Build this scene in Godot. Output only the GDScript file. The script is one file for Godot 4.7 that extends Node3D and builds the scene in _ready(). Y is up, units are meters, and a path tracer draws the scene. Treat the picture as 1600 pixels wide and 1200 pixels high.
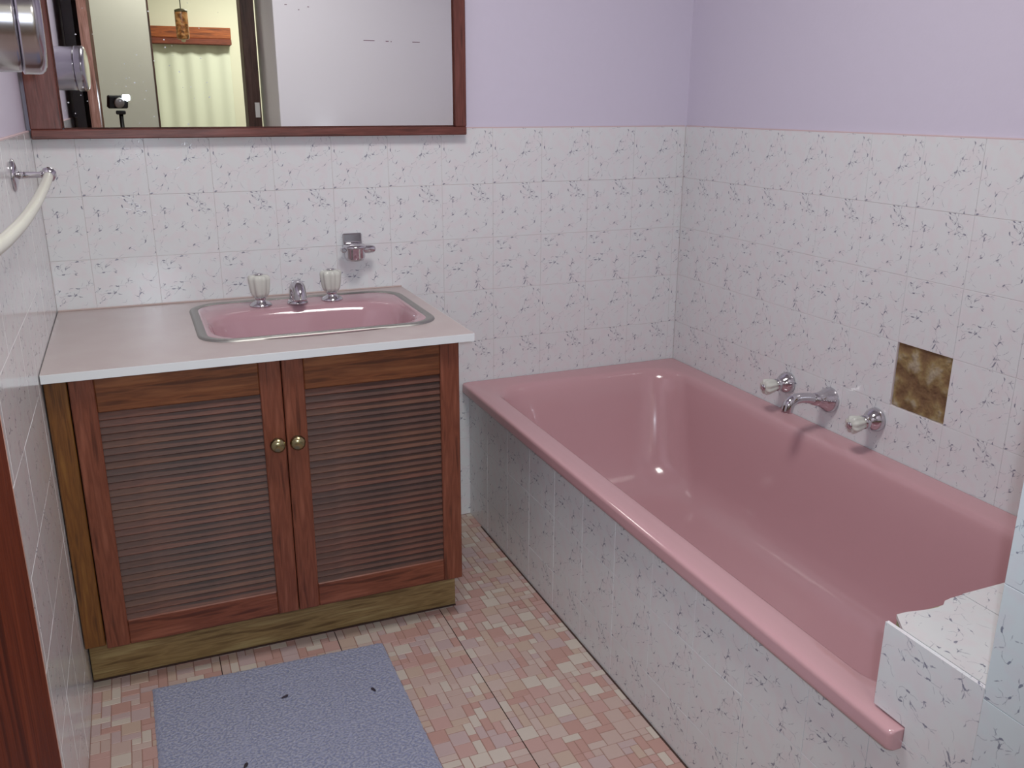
extends Node3D
# A pink 1970s bathroom. Back wall tile face z = 0, left wall x = 0, right wall x = W, floor y = 0; metres.

const W := 1.788
const TT := 1.1657          # top of the wall tiles
const P := 0.152            # tile pitch
const CEIL := 2.4
const ZF := 2.65            # inner face of the wall with the doorway
const XA := 1.0733          # face of the bath apron
const CAM := Vector3(0.1996, 1.2288, 2.4296)

var rng := RandomNumberGenerator.new()
var M := {}
var used := {}
var tile_cache := {}

func _ready() -> void:
	rng.seed = 7
	# ---------- camera, surroundings, exposure
	var cam := Camera3D.new()
	cam.name = "camera"
	cam.fov = rad_to_deg(2.0 * atan(600.0 / 1403.55))
	cam.near = 0.02
	cam.position = CAM
	cam.basis = Basis.from_euler(Vector3(-0.3018, -0.3956, 0.0024))
	add_child(cam)
	cam.current = true
	var env := Environment.new()
	env.background_mode = Environment.BG_COLOR
	env.background_color = Color(0.02, 0.02, 0.025)
	env.tonemap_mode = Environment.TONE_MAPPER_LINEAR
	env.tonemap_exposure = 1.0
	env.sdfgi_enabled = true
	env.ssao_enabled = true
	env.ssil_enabled = true
	var we := WorldEnvironment.new()
	we.name = "world_environment"
	we.environment = env
	add_child(we)
	# ---------- lights: the ceiling lamp, the camera's flash, unseen lamps added beyond the doorway
	var area := AreaLight3D.new()
	area.name = "ceiling_lamp_light"
	area.area_size = Vector2(0.42, 0.42)
	area.light_color = Color(1.0, 0.992, 0.972)
	area.light_energy = 1.6
	area.area_range = 8.0
	area.shadow_enabled = true
	area.position = Vector3(0.72, CEIL - 0.105, 1.2)
	area.rotation = Vector3(-PI / 2, 0, 0)
	add_child(area)
	var flash := SpotLight3D.new()
	flash.name = "flash_light"
	flash.light_color = Color(0.90, 0.95, 1.0)
	flash.light_energy = 1.15
	flash.light_size = 0.012
	flash.spot_range = 8.0
	flash.spot_angle = 46.0
	flash.spot_attenuation = 2.0
	flash.shadow_enabled = true
	flash.position = CAM + cam.basis * Vector3(0.033, 0.026, -0.004)
	flash.basis = cam.basis
	add_child(flash)
	for q in [["added_hall_light", Vector3(0.55, CEIL - 0.105, 3.05), 1.0], ["added_far_light", Vector3(1.2, CEIL - 0.105, 4.5), 3.0]]:  # fill lamps added out of view to brighten hall and cream room
		var far_light := AreaLight3D.new()
		far_light.name = q[0]
		far_light.area_size = Vector2(0.28, 0.28)
		far_light.light_color = Color(1.0, 0.985, 0.92)
		far_light.light_energy = q[2]
		far_light.area_range = 8.0
		far_light.shadow_enabled = true
		far_light.position = q[1]
		far_light.rotation = Vector3(-PI / 2, 0, 0)
		add_child(far_light)
	# ---------- everything else
	make_materials()
	build_shell()
	build_hall()
	build_floor()
	build_bath()
	build_ledge()
	build_vanity()
	build_basin()
	build_mirror()
	build_wall_fittings()
	build_bath_taps()
	build_rug()
	build_door()
	build_lamps()
	build_camera(cam)

# ====================================================================== helpers
func named(called: String) -> String:
	if not used.has(called):
		used[called] = 0
		return called
	used[called] += 1
	return "%s_%03d" % [called, used[called]]

func thing(called: String, label: String, category: String, at := Vector3.ZERO, group := "") -> Node3D:
	var o := Node3D.new()
	o.name = named(called)
	o.position = at
	o.set_meta("label", label)
	o.set_meta("category", category)
	if group != "":
		o.set_meta("group", group)
	add_child(o)
	return o

func part(parent: Node, called: String, mesh: Mesh, mat: Material, at := Vector3.ZERO, turn := Vector3.ZERO) -> MeshInstance3D:
	var o := MeshInstance3D.new()
	o.name = called
	o.mesh = mesh
	o.material_override = mat
	o.position = at
	o.rotation = turn
	parent.add_child(o, true)
	return o

func setting(called: String, mesh: Mesh, mat: Material, label := "") -> MeshInstance3D:
	var o := part(self, called, mesh, mat)
	o.set_meta("kind", "structure")
	if label != "":
		o.set_meta("label", label)
	return o

func new_st() -> SurfaceTool:
	var st := SurfaceTool.new()
	st.begin(Mesh.PRIMITIVE_TRIANGLES)
	st.set_smooth_group(-1)
	return st

func done(st: SurfaceTool) -> ArrayMesh:
	st.generate_normals()
	return st.commit()

# one triangle whose front looks towards out
func tri(st: SurfaceTool, a: Vector3, b: Vector3, c: Vector3, out: Vector3) -> void:
	if (b - a).cross(c - a).dot(out) > 0.0:
		st.add_vertex(a); st.add_vertex(c); st.add_vertex(b)
	else:
		st.add_vertex(a); st.add_vertex(b); st.add_vertex(c)

func quad(st: SurfaceTool, a: Vector3, b: Vector3, c: Vector3, d: Vector3, out: Vector3) -> void:
	tri(st, a, b, c, out)
	tri(st, a, c, d, out)

# box with chamfered edges
func chamfer_box(st: SurfaceTool, lo: Vector3, hi: Vector3, bev := 0.002) -> void:
	var c := (lo + hi) / 2.0
	var h := (hi - lo) / 2.0
	var b := minf(bev, minf(h.x, minf(h.y, h.z)) * 0.45)
	var ax := [Vector3.RIGHT, Vector3.UP, Vector3.BACK]
	var hs := [h.x, h.y, h.z]
	for i in 3:
		var j := (i + 1) % 3
		var k := (i + 2) % 3
		for s in [-1.0, 1.0]:
			var n: Vector3 = ax[i] * s
			var o: Vector3 = c + ax[i] * (s * hs[i])
			var u: Vector3 = ax[j] * (hs[j] - b)
			var v: Vector3 = ax[k] * (hs[k] - b)
			quad(st, o - u - v, o + u - v, o + u + v, o - u + v, n)
			for t in [-1.0, 1.0]:
				# edge along axis k between face i (sign s) and face j (sign t)
				var p0: Vector3 = c + ax[i] * (s * hs[i]) + ax[j] * (t * (hs[j] - b))
				var p1: Vector3 = c + ax[i] * (s * (hs[i] - b)) + ax[j] * (t * hs[j])
				quad(st, p0 - v, p0 + v, p1 + v, p1 - v, n + ax[j] * t)
	for sx in [-1.0, 1.0]:
		for sy in [-1.0, 1.0]:
			for sz in [-1.0, 1.0]:
				var q := Vector3(sx, sy, sz)
				tri(st, c + q * Vector3(h.x, h.y - b, h.z - b), c + q * Vector3(h.x - b, h.y, h.z - b), c + q * Vector3(h.x - b, h.y - b, h.z), q)

func box_mesh(lo: Vector3, hi: Vector3, bev := 0.002) -> ArrayMesh:
	var st := new_st()
	chamfer_box(st, lo, hi, bev)
	return done(st)

# a surface lofted through rings of equally many points; flip turns it inside out
func loft(rings: Array, closed := true, flip := false, cap_first := false, cap_last := false) -> ArrayMesh:
	var st := SurfaceTool.new()
	st.begin(Mesh.PRIMITIVE_TRIANGLES)
	st.set_smooth_group(0)
	loft_into(st, rings, closed, flip, cap_first, cap_last)
	st.generate_normals()
	return st.commit()

func loft_into(st: SurfaceTool, rings: Array, closed := true, flip := false, cap_first := false, cap_last := false) -> void:
	for r in rings.size() - 1:
		var a: PackedVector3Array = rings[r]
		var b: PackedVector3Array = rings[r + 1]
		var n := a.size()
		for i in (n if closed else n - 1):
			var j := (i + 1) % n
			add4(st, a[i], a[j], b[j], b[i], flip)
	for e in 2:
		if (e == 0 and cap_first) or (e == 1 and cap_last):
			var ring: PackedVector3Array = rings[0] if e == 0 else rings[rings.size() - 1]
			var mid := Vector3.ZERO
			for p in ring:
				mid += p
			mid /= ring.size()
			for i in ring.size():
				var j := (i + 1) % ring.size()
				var f := flip != (e == 0)
				add3(st, mid, ring[j], ring[i], not f)

func add3(st: SurfaceTool, a: Vector3, b: Vector3, c: Vector3, flip: bool) -> void:
	st.add_vertex(a)
	st.add_vertex(c if flip else b)
	st.add_vertex(b if flip else c)

func add4(st: SurfaceTool, a: Vector3, b: Vector3, c: Vector3, d: Vector3, flip: bool) -> void:
	add3(st, a, b, c, flip)
	add3(st, a, c, d, flip)

# rounded rectangle in the xz plane, eleven points a corner
func ring_rect(x0: float, x1: float, z0: float, z1: float, r: float, y: float) -> PackedVector3Array:
	var out := PackedVector3Array()
	var cs := [[x1 - r, z1 - r, 0.0], [x0 + r, z1 - r, PI / 2], [x0 + r, z0 + r, PI], [x1 - r, z0 + r, 1.5 * PI]]
	for c in cs:
		for i in 11:
			var t: float = c[2] + PI / 2 * i / 10.0
			out.append(Vector3(c[0] + r * cos(t), y, c[1] + r * sin(t)))
	return out

# the same with bowed sides, twelve points along each
func ring_bowed(x0: float, x1: float, z0: float, z1: float, r: float, y: float, bow: float) -> PackedVector3Array:
	var raw := ring_rect(x0, x1, z0, z1, r, y)
	var out := PackedVector3Array()
	for i in raw.size():
		out.append(raw[i])
		if i % 11 == 10:
			for k in range(1, 13):
				out.append(raw[i].lerp(raw[(i + 1) % raw.size()], k / 13.0))
	var c := Vector2((x0 + x1) / 2, (z0 + z1) / 2)
	for i in out.size():
		var u := (out[i].x - c.x) / ((x1 - x0) / 2)
		var v := (out[i].z - c.y) / ((z1 - z0) / 2)
		out[i].x += bow * 0.15 * u * (1.0 - v * v)
		out[i].z += bow * v * (1.0 - u * u)
	return out

# surface of revolution about +y; profile of (radius, height); lobes ripple the radius
func lathe(profile: Array, seg := 32, lobes := 0, depth := 0.0) -> ArrayMesh:
	var rings := []
	for p in profile:
		var ring := PackedVector3Array()
		for i in seg:
			var t := TAU * i / seg
			var r: float = p[0]
			if lobes > 0:
				r *= 1.0 - depth * (0.5 + 0.5 * cos(t * lobes))
			ring.append(Vector3(r * cos(t), p[1], r * sin(t)))
		rings.append(ring)
	return loft(rings, true, false, true, true)

func tube(path: Array, radius: Array, seg := 16) -> ArrayMesh:
	var rings := []
	var side := Vector3.ZERO
	for i in path.size():
		var d: Vector3 = (path[mini(i + 1, path.size() - 1)] - path[maxi(i - 1, 0)]).normalized()
		if side == Vector3.ZERO:
			side = d.cross(Vector3.UP if absf(d.y) < 0.9 else Vector3.RIGHT).normalized()
		side = (side - d * side.dot(d)).normalized()
		var up := d.cross(side)
		var r: float = radius[mini(i, radius.size() - 1)]
		var ring := PackedVector3Array()
		for k in seg:
			var t := TAU * k / seg
			ring.append(path[i] + (side * cos(t) + up * sin(t)) * r)
		rings.append(ring)
	return loft(rings, true, true, true, true)

func smooth_path(pts: Array, n := 24) -> Array:
	var c := Curve3D.new()
	for i in pts.size():
		var t: Vector3 = (pts[mini(i + 1, pts.size() - 1)] - pts[maxi(i - 1, 0)]) / 6.0
		c.add_point(pts[i], -t, t)
	var out := []
	for i in n + 1:
		out.append(c.sample_baked(c.get_baked_length() * i / n, true))
	return out

# prism over a polygon in the xz plane
func prism(poly: PackedVector2Array, y0: float, y1: float) -> ArrayMesh:
	var st := new_st()
	var idx := Geometry2D.triangulate_polygon(poly)
	for i in range(0, idx.size(), 3):
		var a := poly[idx[i]]
		var b := poly[idx[i + 1]]
		var c := poly[idx[i + 2]]
		tri(st, Vector3(a.x, y1, a.y), Vector3(b.x, y1, b.y), Vector3(c.x, y1, c.y), Vector3.UP)
		tri(st, Vector3(a.x, y0, a.y), Vector3(b.x, y0, b.y), Vector3(c.x, y0, c.y), Vector3.DOWN)
	var s := 1.0 if Geometry2D.is_polygon_clockwise(poly) else -1.0
	for i in poly.size():
		var p := poly[i]
		var q := poly[(i + 1) % poly.size()]
		var e := q - p
		quad(st, Vector3(p.x, y0, p.y), Vector3(q.x, y0, q.y), Vector3(q.x, y1, q.y), Vector3(p.x, y1, p.y), Vector3(-e.y, 0, e.x) * s)
	return done(st)

# ====================================================================== materials
func mat(c: Color, rough := 0.5, metal := 0.0) -> StandardMaterial3D:
	var m := StandardMaterial3D.new()
	m.albedo_color = c
	m.roughness = rough
	m.metallic = metal
	return m

func noise_image(size: int, freq: float, octaves: int, sd: int) -> Image:
	var n := FastNoiseLite.new()
	n.seed = sd
	n.frequency = freq
	n.noise_type = FastNoiseLite.TYPE_SIMPLEX_SMOOTH
	n.fractal_type = FastNoiseLite.FRACTAL_FBM
	n.fractal_octaves = octaves
	return n.get_seamless_image(size, size)

func ramp_texture(img: Image, offsets: Array, colors: Array) -> ImageTexture:
	var g := Gradient.new()
	g.offsets = PackedFloat32Array(offsets)
	g.colors = PackedColorArray(colors)
	var out := Image.create(img.get_width(), img.get_height(), false, Image.FORMAT_RGB8)
	for y in img.get_height():
		for x in img.get_width():
			out.set_pixel(x, y, g.sample(img.get_pixel(x, y).r))
	return ImageTexture.create_from_image(out)

func normal_texture(img: Image, strength: float) -> ImageTexture:
	var n := img.duplicate() as Image
	n.convert(Image.FORMAT_RGBA8)
	n.bump_map_to_normal_map(strength)
	return ImageTexture.create_from_image(n)

func triplanar(m: StandardMaterial3D, scale: Vector3) -> StandardMaterial3D:
	m.uv1_triplanar = true
	m.uv1_scale = scale
	return m

func wood(grain: Texture2D, bump: Texture2D, tint: Color, along: int, rough: float) -> StandardMaterial3D:
	var m := mat(tint, rough)
	m.albedo_texture = grain
	m.normal_enabled = true
	m.normal_texture = bump
	m.normal_scale = 0.25
	var s := Vector3(7, 7, 7)
	s[along] = 0.55
	return triplanar(m, s)

# the printed veins of one wall tile: hairlines with knots of darker branching strokes
func vein_tile(sd: int) -> Array:
	var r := RandomNumberGenerator.new()
	r.seed = sd
	var n := 512
	var ink := PackedFloat32Array()
	ink.resize(n * n)
	# long wandering cracks, thick and dark in places, with short side branches
	for i in 11:
		var q := Vector2(r.randf_range(0.0, n), (i + r.randf()) / 11.0 * n)
		var heading: float = [0.72, -0.78, 2.35][i % 3] + r.randf_range(-0.35, 0.35)
		var swell := r.randf() * TAU
		var pace := r.randf_range(0.045, 0.08)
		var steps := r.randi_range(110, 230)
		for k in steps:
			heading += r.randf_range(-0.24, 0.24)
			q += Vector2.from_angle(heading) * 1.3
			var thick := sin(swell + k * pace) + 0.6 * sin(swell * 3.0 + k * pace * 2.7)
			var heavy := smoothstep(0.6, 1.3, thick)
			if heavy < 0.01 and thick < -0.9:
				continue
			blob(ink, n, q, 1.3 + 3.6 * heavy * r.randf_range(0.55, 1.1), lerpf(0.36, 0.88, heavy))
			if heavy > 0.35 and r.randf() < 0.11:
				var d := Vector2.from_angle(heading + [-1.0, 1.0][r.randi() % 2] * r.randf_range(0.6, 1.5))
				walk(ink, n, q, q + d * r.randf_range(20, 62), r.randf_range(0.45, 0.75), r.randf_range(2.8, 5.0), r)
	for i in 9:
		var q := Vector2(r.randf_range(0, n), r.randf_range(0, n))
		var d := Vector2.from_angle([0.75, -0.8, 2.3][i % 3] + r.randf_range(-0.4, 0.4))
		walk(ink, n, q, q + d * r.randf_range(20, 55), r.randf_range(0.35, 0.65), r.randf_range(2.8, 5.0), r)
	for i in 12:
		var q := Vector2(r.randf_range(0, n), r.randf_range(0, n))
		var d := Vector2.from_angle([0.75, -0.8, 2.3][i % 3] + r.randf_range(-0.3, 0.3))
		walk(ink, n, q, q + d * r.randf_range(60, 170), r.randf_range(0.22, 0.45), r.randf_range(1.8, 3.4), r)
	var cloud := noise_image(n, 0.006, 3, sd + 50)
	var img := Image.create(n, n, false, Image.FORMAT_RGB8)
	var height := Image.create(n, n, false, Image.FORMAT_RGB8)
	var pale := Color(0.857, 0.860, 0.868)
	var rosy := Color(0.862, 0.846, 0.858)
	var dark := Color(0.46, 0.46, 0.525)
	for y in n:
		for x in n:
			var v := clampf(ink[y * n + x], 0.0, 1.0)
			var c := pale.lerp(rosy, clampf((cloud.get_pixel(x, y).r - 0.35) * 2.5, 0.0, 1.0))
			img.set_pixel(x, y, c.lerp(dark, v * 0.92))
			var h := 0.55 + 0.4 * v
			height.set_pixel(x, y, Color(h, h, h))
	return [ImageTexture.create_from_image(img), normal_texture(height, 2.2)]

func blob(ink: PackedFloat32Array, n: int, q: Vector2, rad: float, a: float) -> void:
	for y in range(int(q.y - rad) - 1, int(q.y + rad) + 2):
		for x in range(int(q.x - rad) - 1, int(q.x + rad) + 2):
			if x >= 0 and y >= 0 and x < n and y < n:
				var v := a * clampf(rad - Vector2(x, y).distance_to(q) + 0.5, 0.0, 1.0)
				if v > ink[y * n + x]:
					ink[y * n + x] = v

func walk(ink: PackedFloat32Array, n: int, a: Vector2, b: Vector2, alpha: float, width: float, r: RandomNumberGenerator) -> void:
	var len := a.distance_to(b)
	var steps := maxi(int(len / 1.2), 2)
	var off := 0.0
	var drift := 0.0
	var side := (b - a).orthogonal().normalized()
	var gap := r.randf() * TAU
	for i in steps:
		var t := float(i) / steps
		drift = clampf(drift + r.randf_range(-0.5, 0.5), -1.2, 1.2)
		off = off * 0.985 + drift
		var fade := 0.45 + 0.55 * sin(gap + t * 9.0)
		if fade < 0.05:
			continue
		blob(ink, n, a.lerp(b, t) + side * off, width * (0.3 + 0.75 * sin(PI * clampf(t * 0.85 + 0.15, 0.0, 1.0))) * r.randf_range(0.7, 1.15) * 0.5 + 0.35, alpha * clampf(fade + 0.2, 0.0, 1.0))

func make_materials() -> void:
	M.tiles = []
	for k in 3:
		var v := vein_tile(11 + k * 5)
		var m := mat(Color.WHITE, 0.14)
		m.albedo_texture = v[0]
		m.normal_enabled = true
		m.normal_texture = v[1]
		m.normal_scale = 0.9
		M.tiles.append(m)
	M.blue_tiles = []     # the nib wall's tiles are tinted slightly bluer than the rest
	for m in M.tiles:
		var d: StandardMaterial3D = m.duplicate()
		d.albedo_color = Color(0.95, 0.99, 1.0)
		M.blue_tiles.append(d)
	M.grout = mat(Color(0.82, 0.775, 0.775), 0.8)
	var fine := noise_image(256, 0.03, 4, 3)
	var fine_n := normal_texture(fine, 3.0)
	var purple := mat(Color(0.81, 0.783, 0.85), 0.5)
	purple.normal_enabled = true
	purple.normal_texture = fine_n
	purple.normal_scale = 0.12
	M.purple = triplanar(purple, Vector3(3, 3, 3))
	M.pale = triplanar(mat(Color(0.94, 0.93, 0.95), 0.4), Vector3(3, 3, 3))
	M.white = mat(Color(0.86, 0.86, 0.85), 0.5)
	M.cream = mat(Color(0.87, 0.87, 0.80), 0.7)
	M.greywall = mat(Color(0.80, 0.80, 0.77), 0.6)
	# timber
	var grain := noise_image(512, 0.012, 5, 21)
	var grain_n := normal_texture(grain, 4.0)
	var grain_c := ramp_texture(grain, [0.15, 0.42, 0.55, 0.85], [Color(0.62, 0.55, 0.50), Color(0.92, 0.88, 0.85), Color(0.80, 0.74, 0.70), Color(1, 1, 1)])
	M.door_v = wood(grain_c, grain_n, Color(0.52, 0.30, 0.22), 1, 0.42)
	M.door_h = wood(grain_c, grain_n, Color(0.52, 0.30, 0.22), 0, 0.42)
	M.rail_h = wood(grain_c, grain_n, Color(0.51, 0.31, 0.18), 0, 0.42)
	M.slats = []
	for c in [Color(0.38, 0.235, 0.18), Color(0.42, 0.245, 0.18), Color(0.35, 0.225, 0.185), Color(0.42, 0.265, 0.19)]:
		M.slats.append(wood(grain_c, grain_n, c, 0, 0.55))
	M.amber = wood(grain_c, grain_n, Color(0.50, 0.33, 0.14), 1, 0.45)
	M.amber_h = wood(grain_c, grain_n, Color(0.62, 0.54, 0.37), 0, 0.5)
	M.frame_v = wood(grain_c, grain_n, Color(0.47, 0.27, 0.24), 1, 0.4)
	M.frame_h = wood(grain_c, grain_n, Color(0.47, 0.27, 0.24), 0, 0.4)
	M.dark_frame = wood(grain_c, grain_n, Color(0.34, 0.24, 0.21), 1, 0.5)
	M.red_door = wood(grain_c, grain_n, Color(0.40, 0.175, 0.09), 1, 0.6)
	M.red_door.metallic_specular = 0.2
	M.pale_timber = wood(grain_c, grain_n, Color(0.74, 0.58, 0.53), 1, 0.6)
	M.pelmet = wood(grain_c, grain_n, Color(0.66, 0.36, 0.16), 0, 0.5)
	M.pelmet_dark = wood(grain_c, grain_n, Color(0.50, 0.24, 0.16), 0, 0.5)
	# ceramics and plastics
	M.bath = mat(Color(0.755, 0.59, 0.61), 0.12)
	M.basin = mat(Color(0.70, 0.555, 0.585), 0.06)
	var lam := ramp_texture(noise_image(512, 0.008, 4, 33), [0.2, 0.8], [Color(0.715, 0.655, 0.65), Color(0.73, 0.68, 0.67)])
	var bench := mat(Color.WHITE, 0.30)
	bench.albedo_texture = lam
	M.bench = triplanar(bench, Vector3(2.2, 2.2, 2.2))
	M.edge = mat(Color(0.86, 0.87, 0.88), 0.4)
	M.chrome = mat(Color(0.80, 0.79, 0.81), 0.09, 1.0)
	M.steel = mat(Color(0.66, 0.655, 0.64), 0.45, 1.0)
	M.brass = mat(Color(0.62, 0.58, 0.44), 0.25, 1.0)
	M.satin = mat(Color(0.72, 0.71, 0.74), 0.2, 1.0)
	M.rail_white = mat(Color(0.82, 0.82, 0.78), 0.35)
	M.black = mat(Color(0.05, 0.05, 0.06), 0.4)
	var acrylic := mat(Color(0.80, 0.80, 0.77), 0.04)
	acrylic.refraction_enabled = true
	acrylic.refraction_scale = 0.05
	M.acrylic = acrylic
	M.silver = mat(Color(0.93, 0.94, 0.94), 0.0, 1.0)
	# mortar left in the hole of the soap dish
	var mort := noise_image(256, 0.02, 5, 44)
	var mortar := mat(Color.WHITE, 0.9)
	mortar.albedo_texture = ramp_texture(mort, [0.2, 0.45, 0.6, 0.8], [Color(0.43, 0.32, 0.22), Color(0.49, 0.385, 0.26), Color(0.55, 0.465, 0.31), Color(0.63, 0.575, 0.49)])
	mortar.normal_enabled = true
	mortar.normal_texture = normal_texture(mort, 8.0)
	M.mortar = triplanar(mortar, Vector3(3, 3, 3))
	M.old_mortar = triplanar(mat(Color(0.55, 0.53, 0.40), 0.9), Vector3(5, 5, 5))
	# mosaic tones
	M.mosaic = []
	for c in mosaic_colors():
		M.mosaic.append(mat(c, 0.35))
	M.mosaic_grout = mat(Color(0.60, 0.46, 0.42), 0.9)
	M.dirty_grout = mat(Color(0.24, 0.16, 0.14), 0.9)
	# rug
	var ri := noise_image(512, 0.05, 4, 61)
	var rug := mat(Color.WHITE, 0.95)
	rug.albedo_texture = ramp_texture(ri, [0.2, 0.5, 0.8], [Color(0.49, 0.51, 0.635), Color(0.57, 0.58, 0.67), Color(0.64, 0.645, 0.715)])
	rug.normal_enabled = true
	rug.normal_texture = normal_texture(ri, 10.0)
	rug.rim_enabled = true
	rug.rim = 0.3
	M.rug = triplanar(rug, Vector3(5, 5, 5))

func mosaic_colors() -> Array:
	return [Color(0.707, 0.616, 0.587), Color(0.726, 0.645, 0.616), Color(0.688, 0.544, 0.511), Color(0.711, 0.621, 0.568), Color(0.745, 0.697, 0.659), Color(0.707, 0.573, 0.549), Color(0.697, 0.611, 0.606)]

# ====================================================================== wall tiles
func tile_mesh(w: float, h: float, u0: float, v0: float, t := 0.006) -> ArrayMesh:
	var key := "%.4f %.4f %.3f %.3f %.4f" % [w, h, u0, v0, t]
	if tile_cache.has(key):
		return tile_cache[key]
	var st := new_st()
	var b := 0.0005
	var uv := func(p: Vector3) -> Vector2: return Vector2(u0 + p.x / P, 1.0 - v0 - p.y / P)
	var f := [Vector3(b, b, 0), Vector3(w - b, b, 0), Vector3(w - b, h - b, 0), Vector3(b, h - b, 0)]
	var g := [Vector3(0, 0, -b), Vector3(w, 0, -b), Vector3(w, h, -b), Vector3(0, h, -b)]
	var k := [Vector3(0, 0, -t), Vector3(w, 0, -t), Vector3(w, h, -t), Vector3(0, h, -t)]
	var n := [Vector3.DOWN, Vector3.RIGHT, Vector3.UP, Vector3.LEFT]
	var put := func(a: Vector3, bb: Vector3, c: Vector3, out: Vector3) -> void:
		var l := [a, c, bb] if (bb - a).cross(c - a).dot(out) > 0.0 else [a, bb, c]
		for p in l:
			st.set_uv(uv.call(p))
			st.add_vertex(p)
	put.call(f[0], f[1], f[2], Vector3.BACK)
	put.call(f[0], f[2], f[3], Vector3.BACK)
	for i in 4:
		var j := (i + 1) % 4
		put.call(f[i], f[j], g[j], n[i] + Vector3.BACK)
		put.call(f[i], g[j], g[i], n[i] + Vector3.BACK)
		put.call(g[i], g[j], k[j], n[i])
		put.call(g[i], k[j], k[i], n[i])
	st.generate_normals()
	st.generate_tangents()
	var m := st.commit()
	tile_cache[key] = m
	return m

# fills a wall with tiles; us and vs are joint positions along u and v, measured from origin
func tile_field(parent: Node3D, origin: Vector3, u: Vector3, v: Vector3, us: Array, vs: Array, skip: Callable, set_of := "tiles") -> void:
	var n := u.cross(v)
	var gap := 0.0007
	for j in vs.size() - 1:
		for i in us.size() - 1:
			var a := float(us[i])
			var b := float(us[i + 1])
			var c := float(vs[j])
			var d := float(vs[j + 1])
			if skip.call(a, b, c, d):
				continue
			var w := b - a - gap
			var h := d - c - gap
			if w < 0.004 or h < 0.004:
				continue
			# a tile cut at its bottom keeps the top of its print
			var m := tile_mesh(w, h, 0.0, maxf(0.0, 1.0 - (h + gap) / P) if h < P - 0.01 else 0.0)
			var o := MeshInstance3D.new()
			o.name = "tile"
			o.mesh = m
			o.material_override = M[set_of][(j * 2 + 1) % 3]
			var tilt := Basis.from_euler(Vector3(rng.randf_range(-1, 1), rng.randf_range(-1, 1), 0) * 0.0016)
			o.transform = Transform3D(Basis(u, v, n) * tilt, origin + u * (a + gap / 2) + v * (c + gap / 2) + n * rng.randf_range(-0.00025, 0.0))
			parent.add_child(o, true)

func steps(from: float, to: float, pitch: float) -> Array:
	var out := []
	var x := from
	while x < to - 0.01:
		out.append(x)
		x += pitch
	out.append(to)
	return out

func rows_down(top: float, bottom: float) -> Array:
	var out := [top]
	while out[0] - P > bottom + 0.012:
		out.push_front(out[0] - P)
	out.push_front(bottom)
	return out

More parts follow.
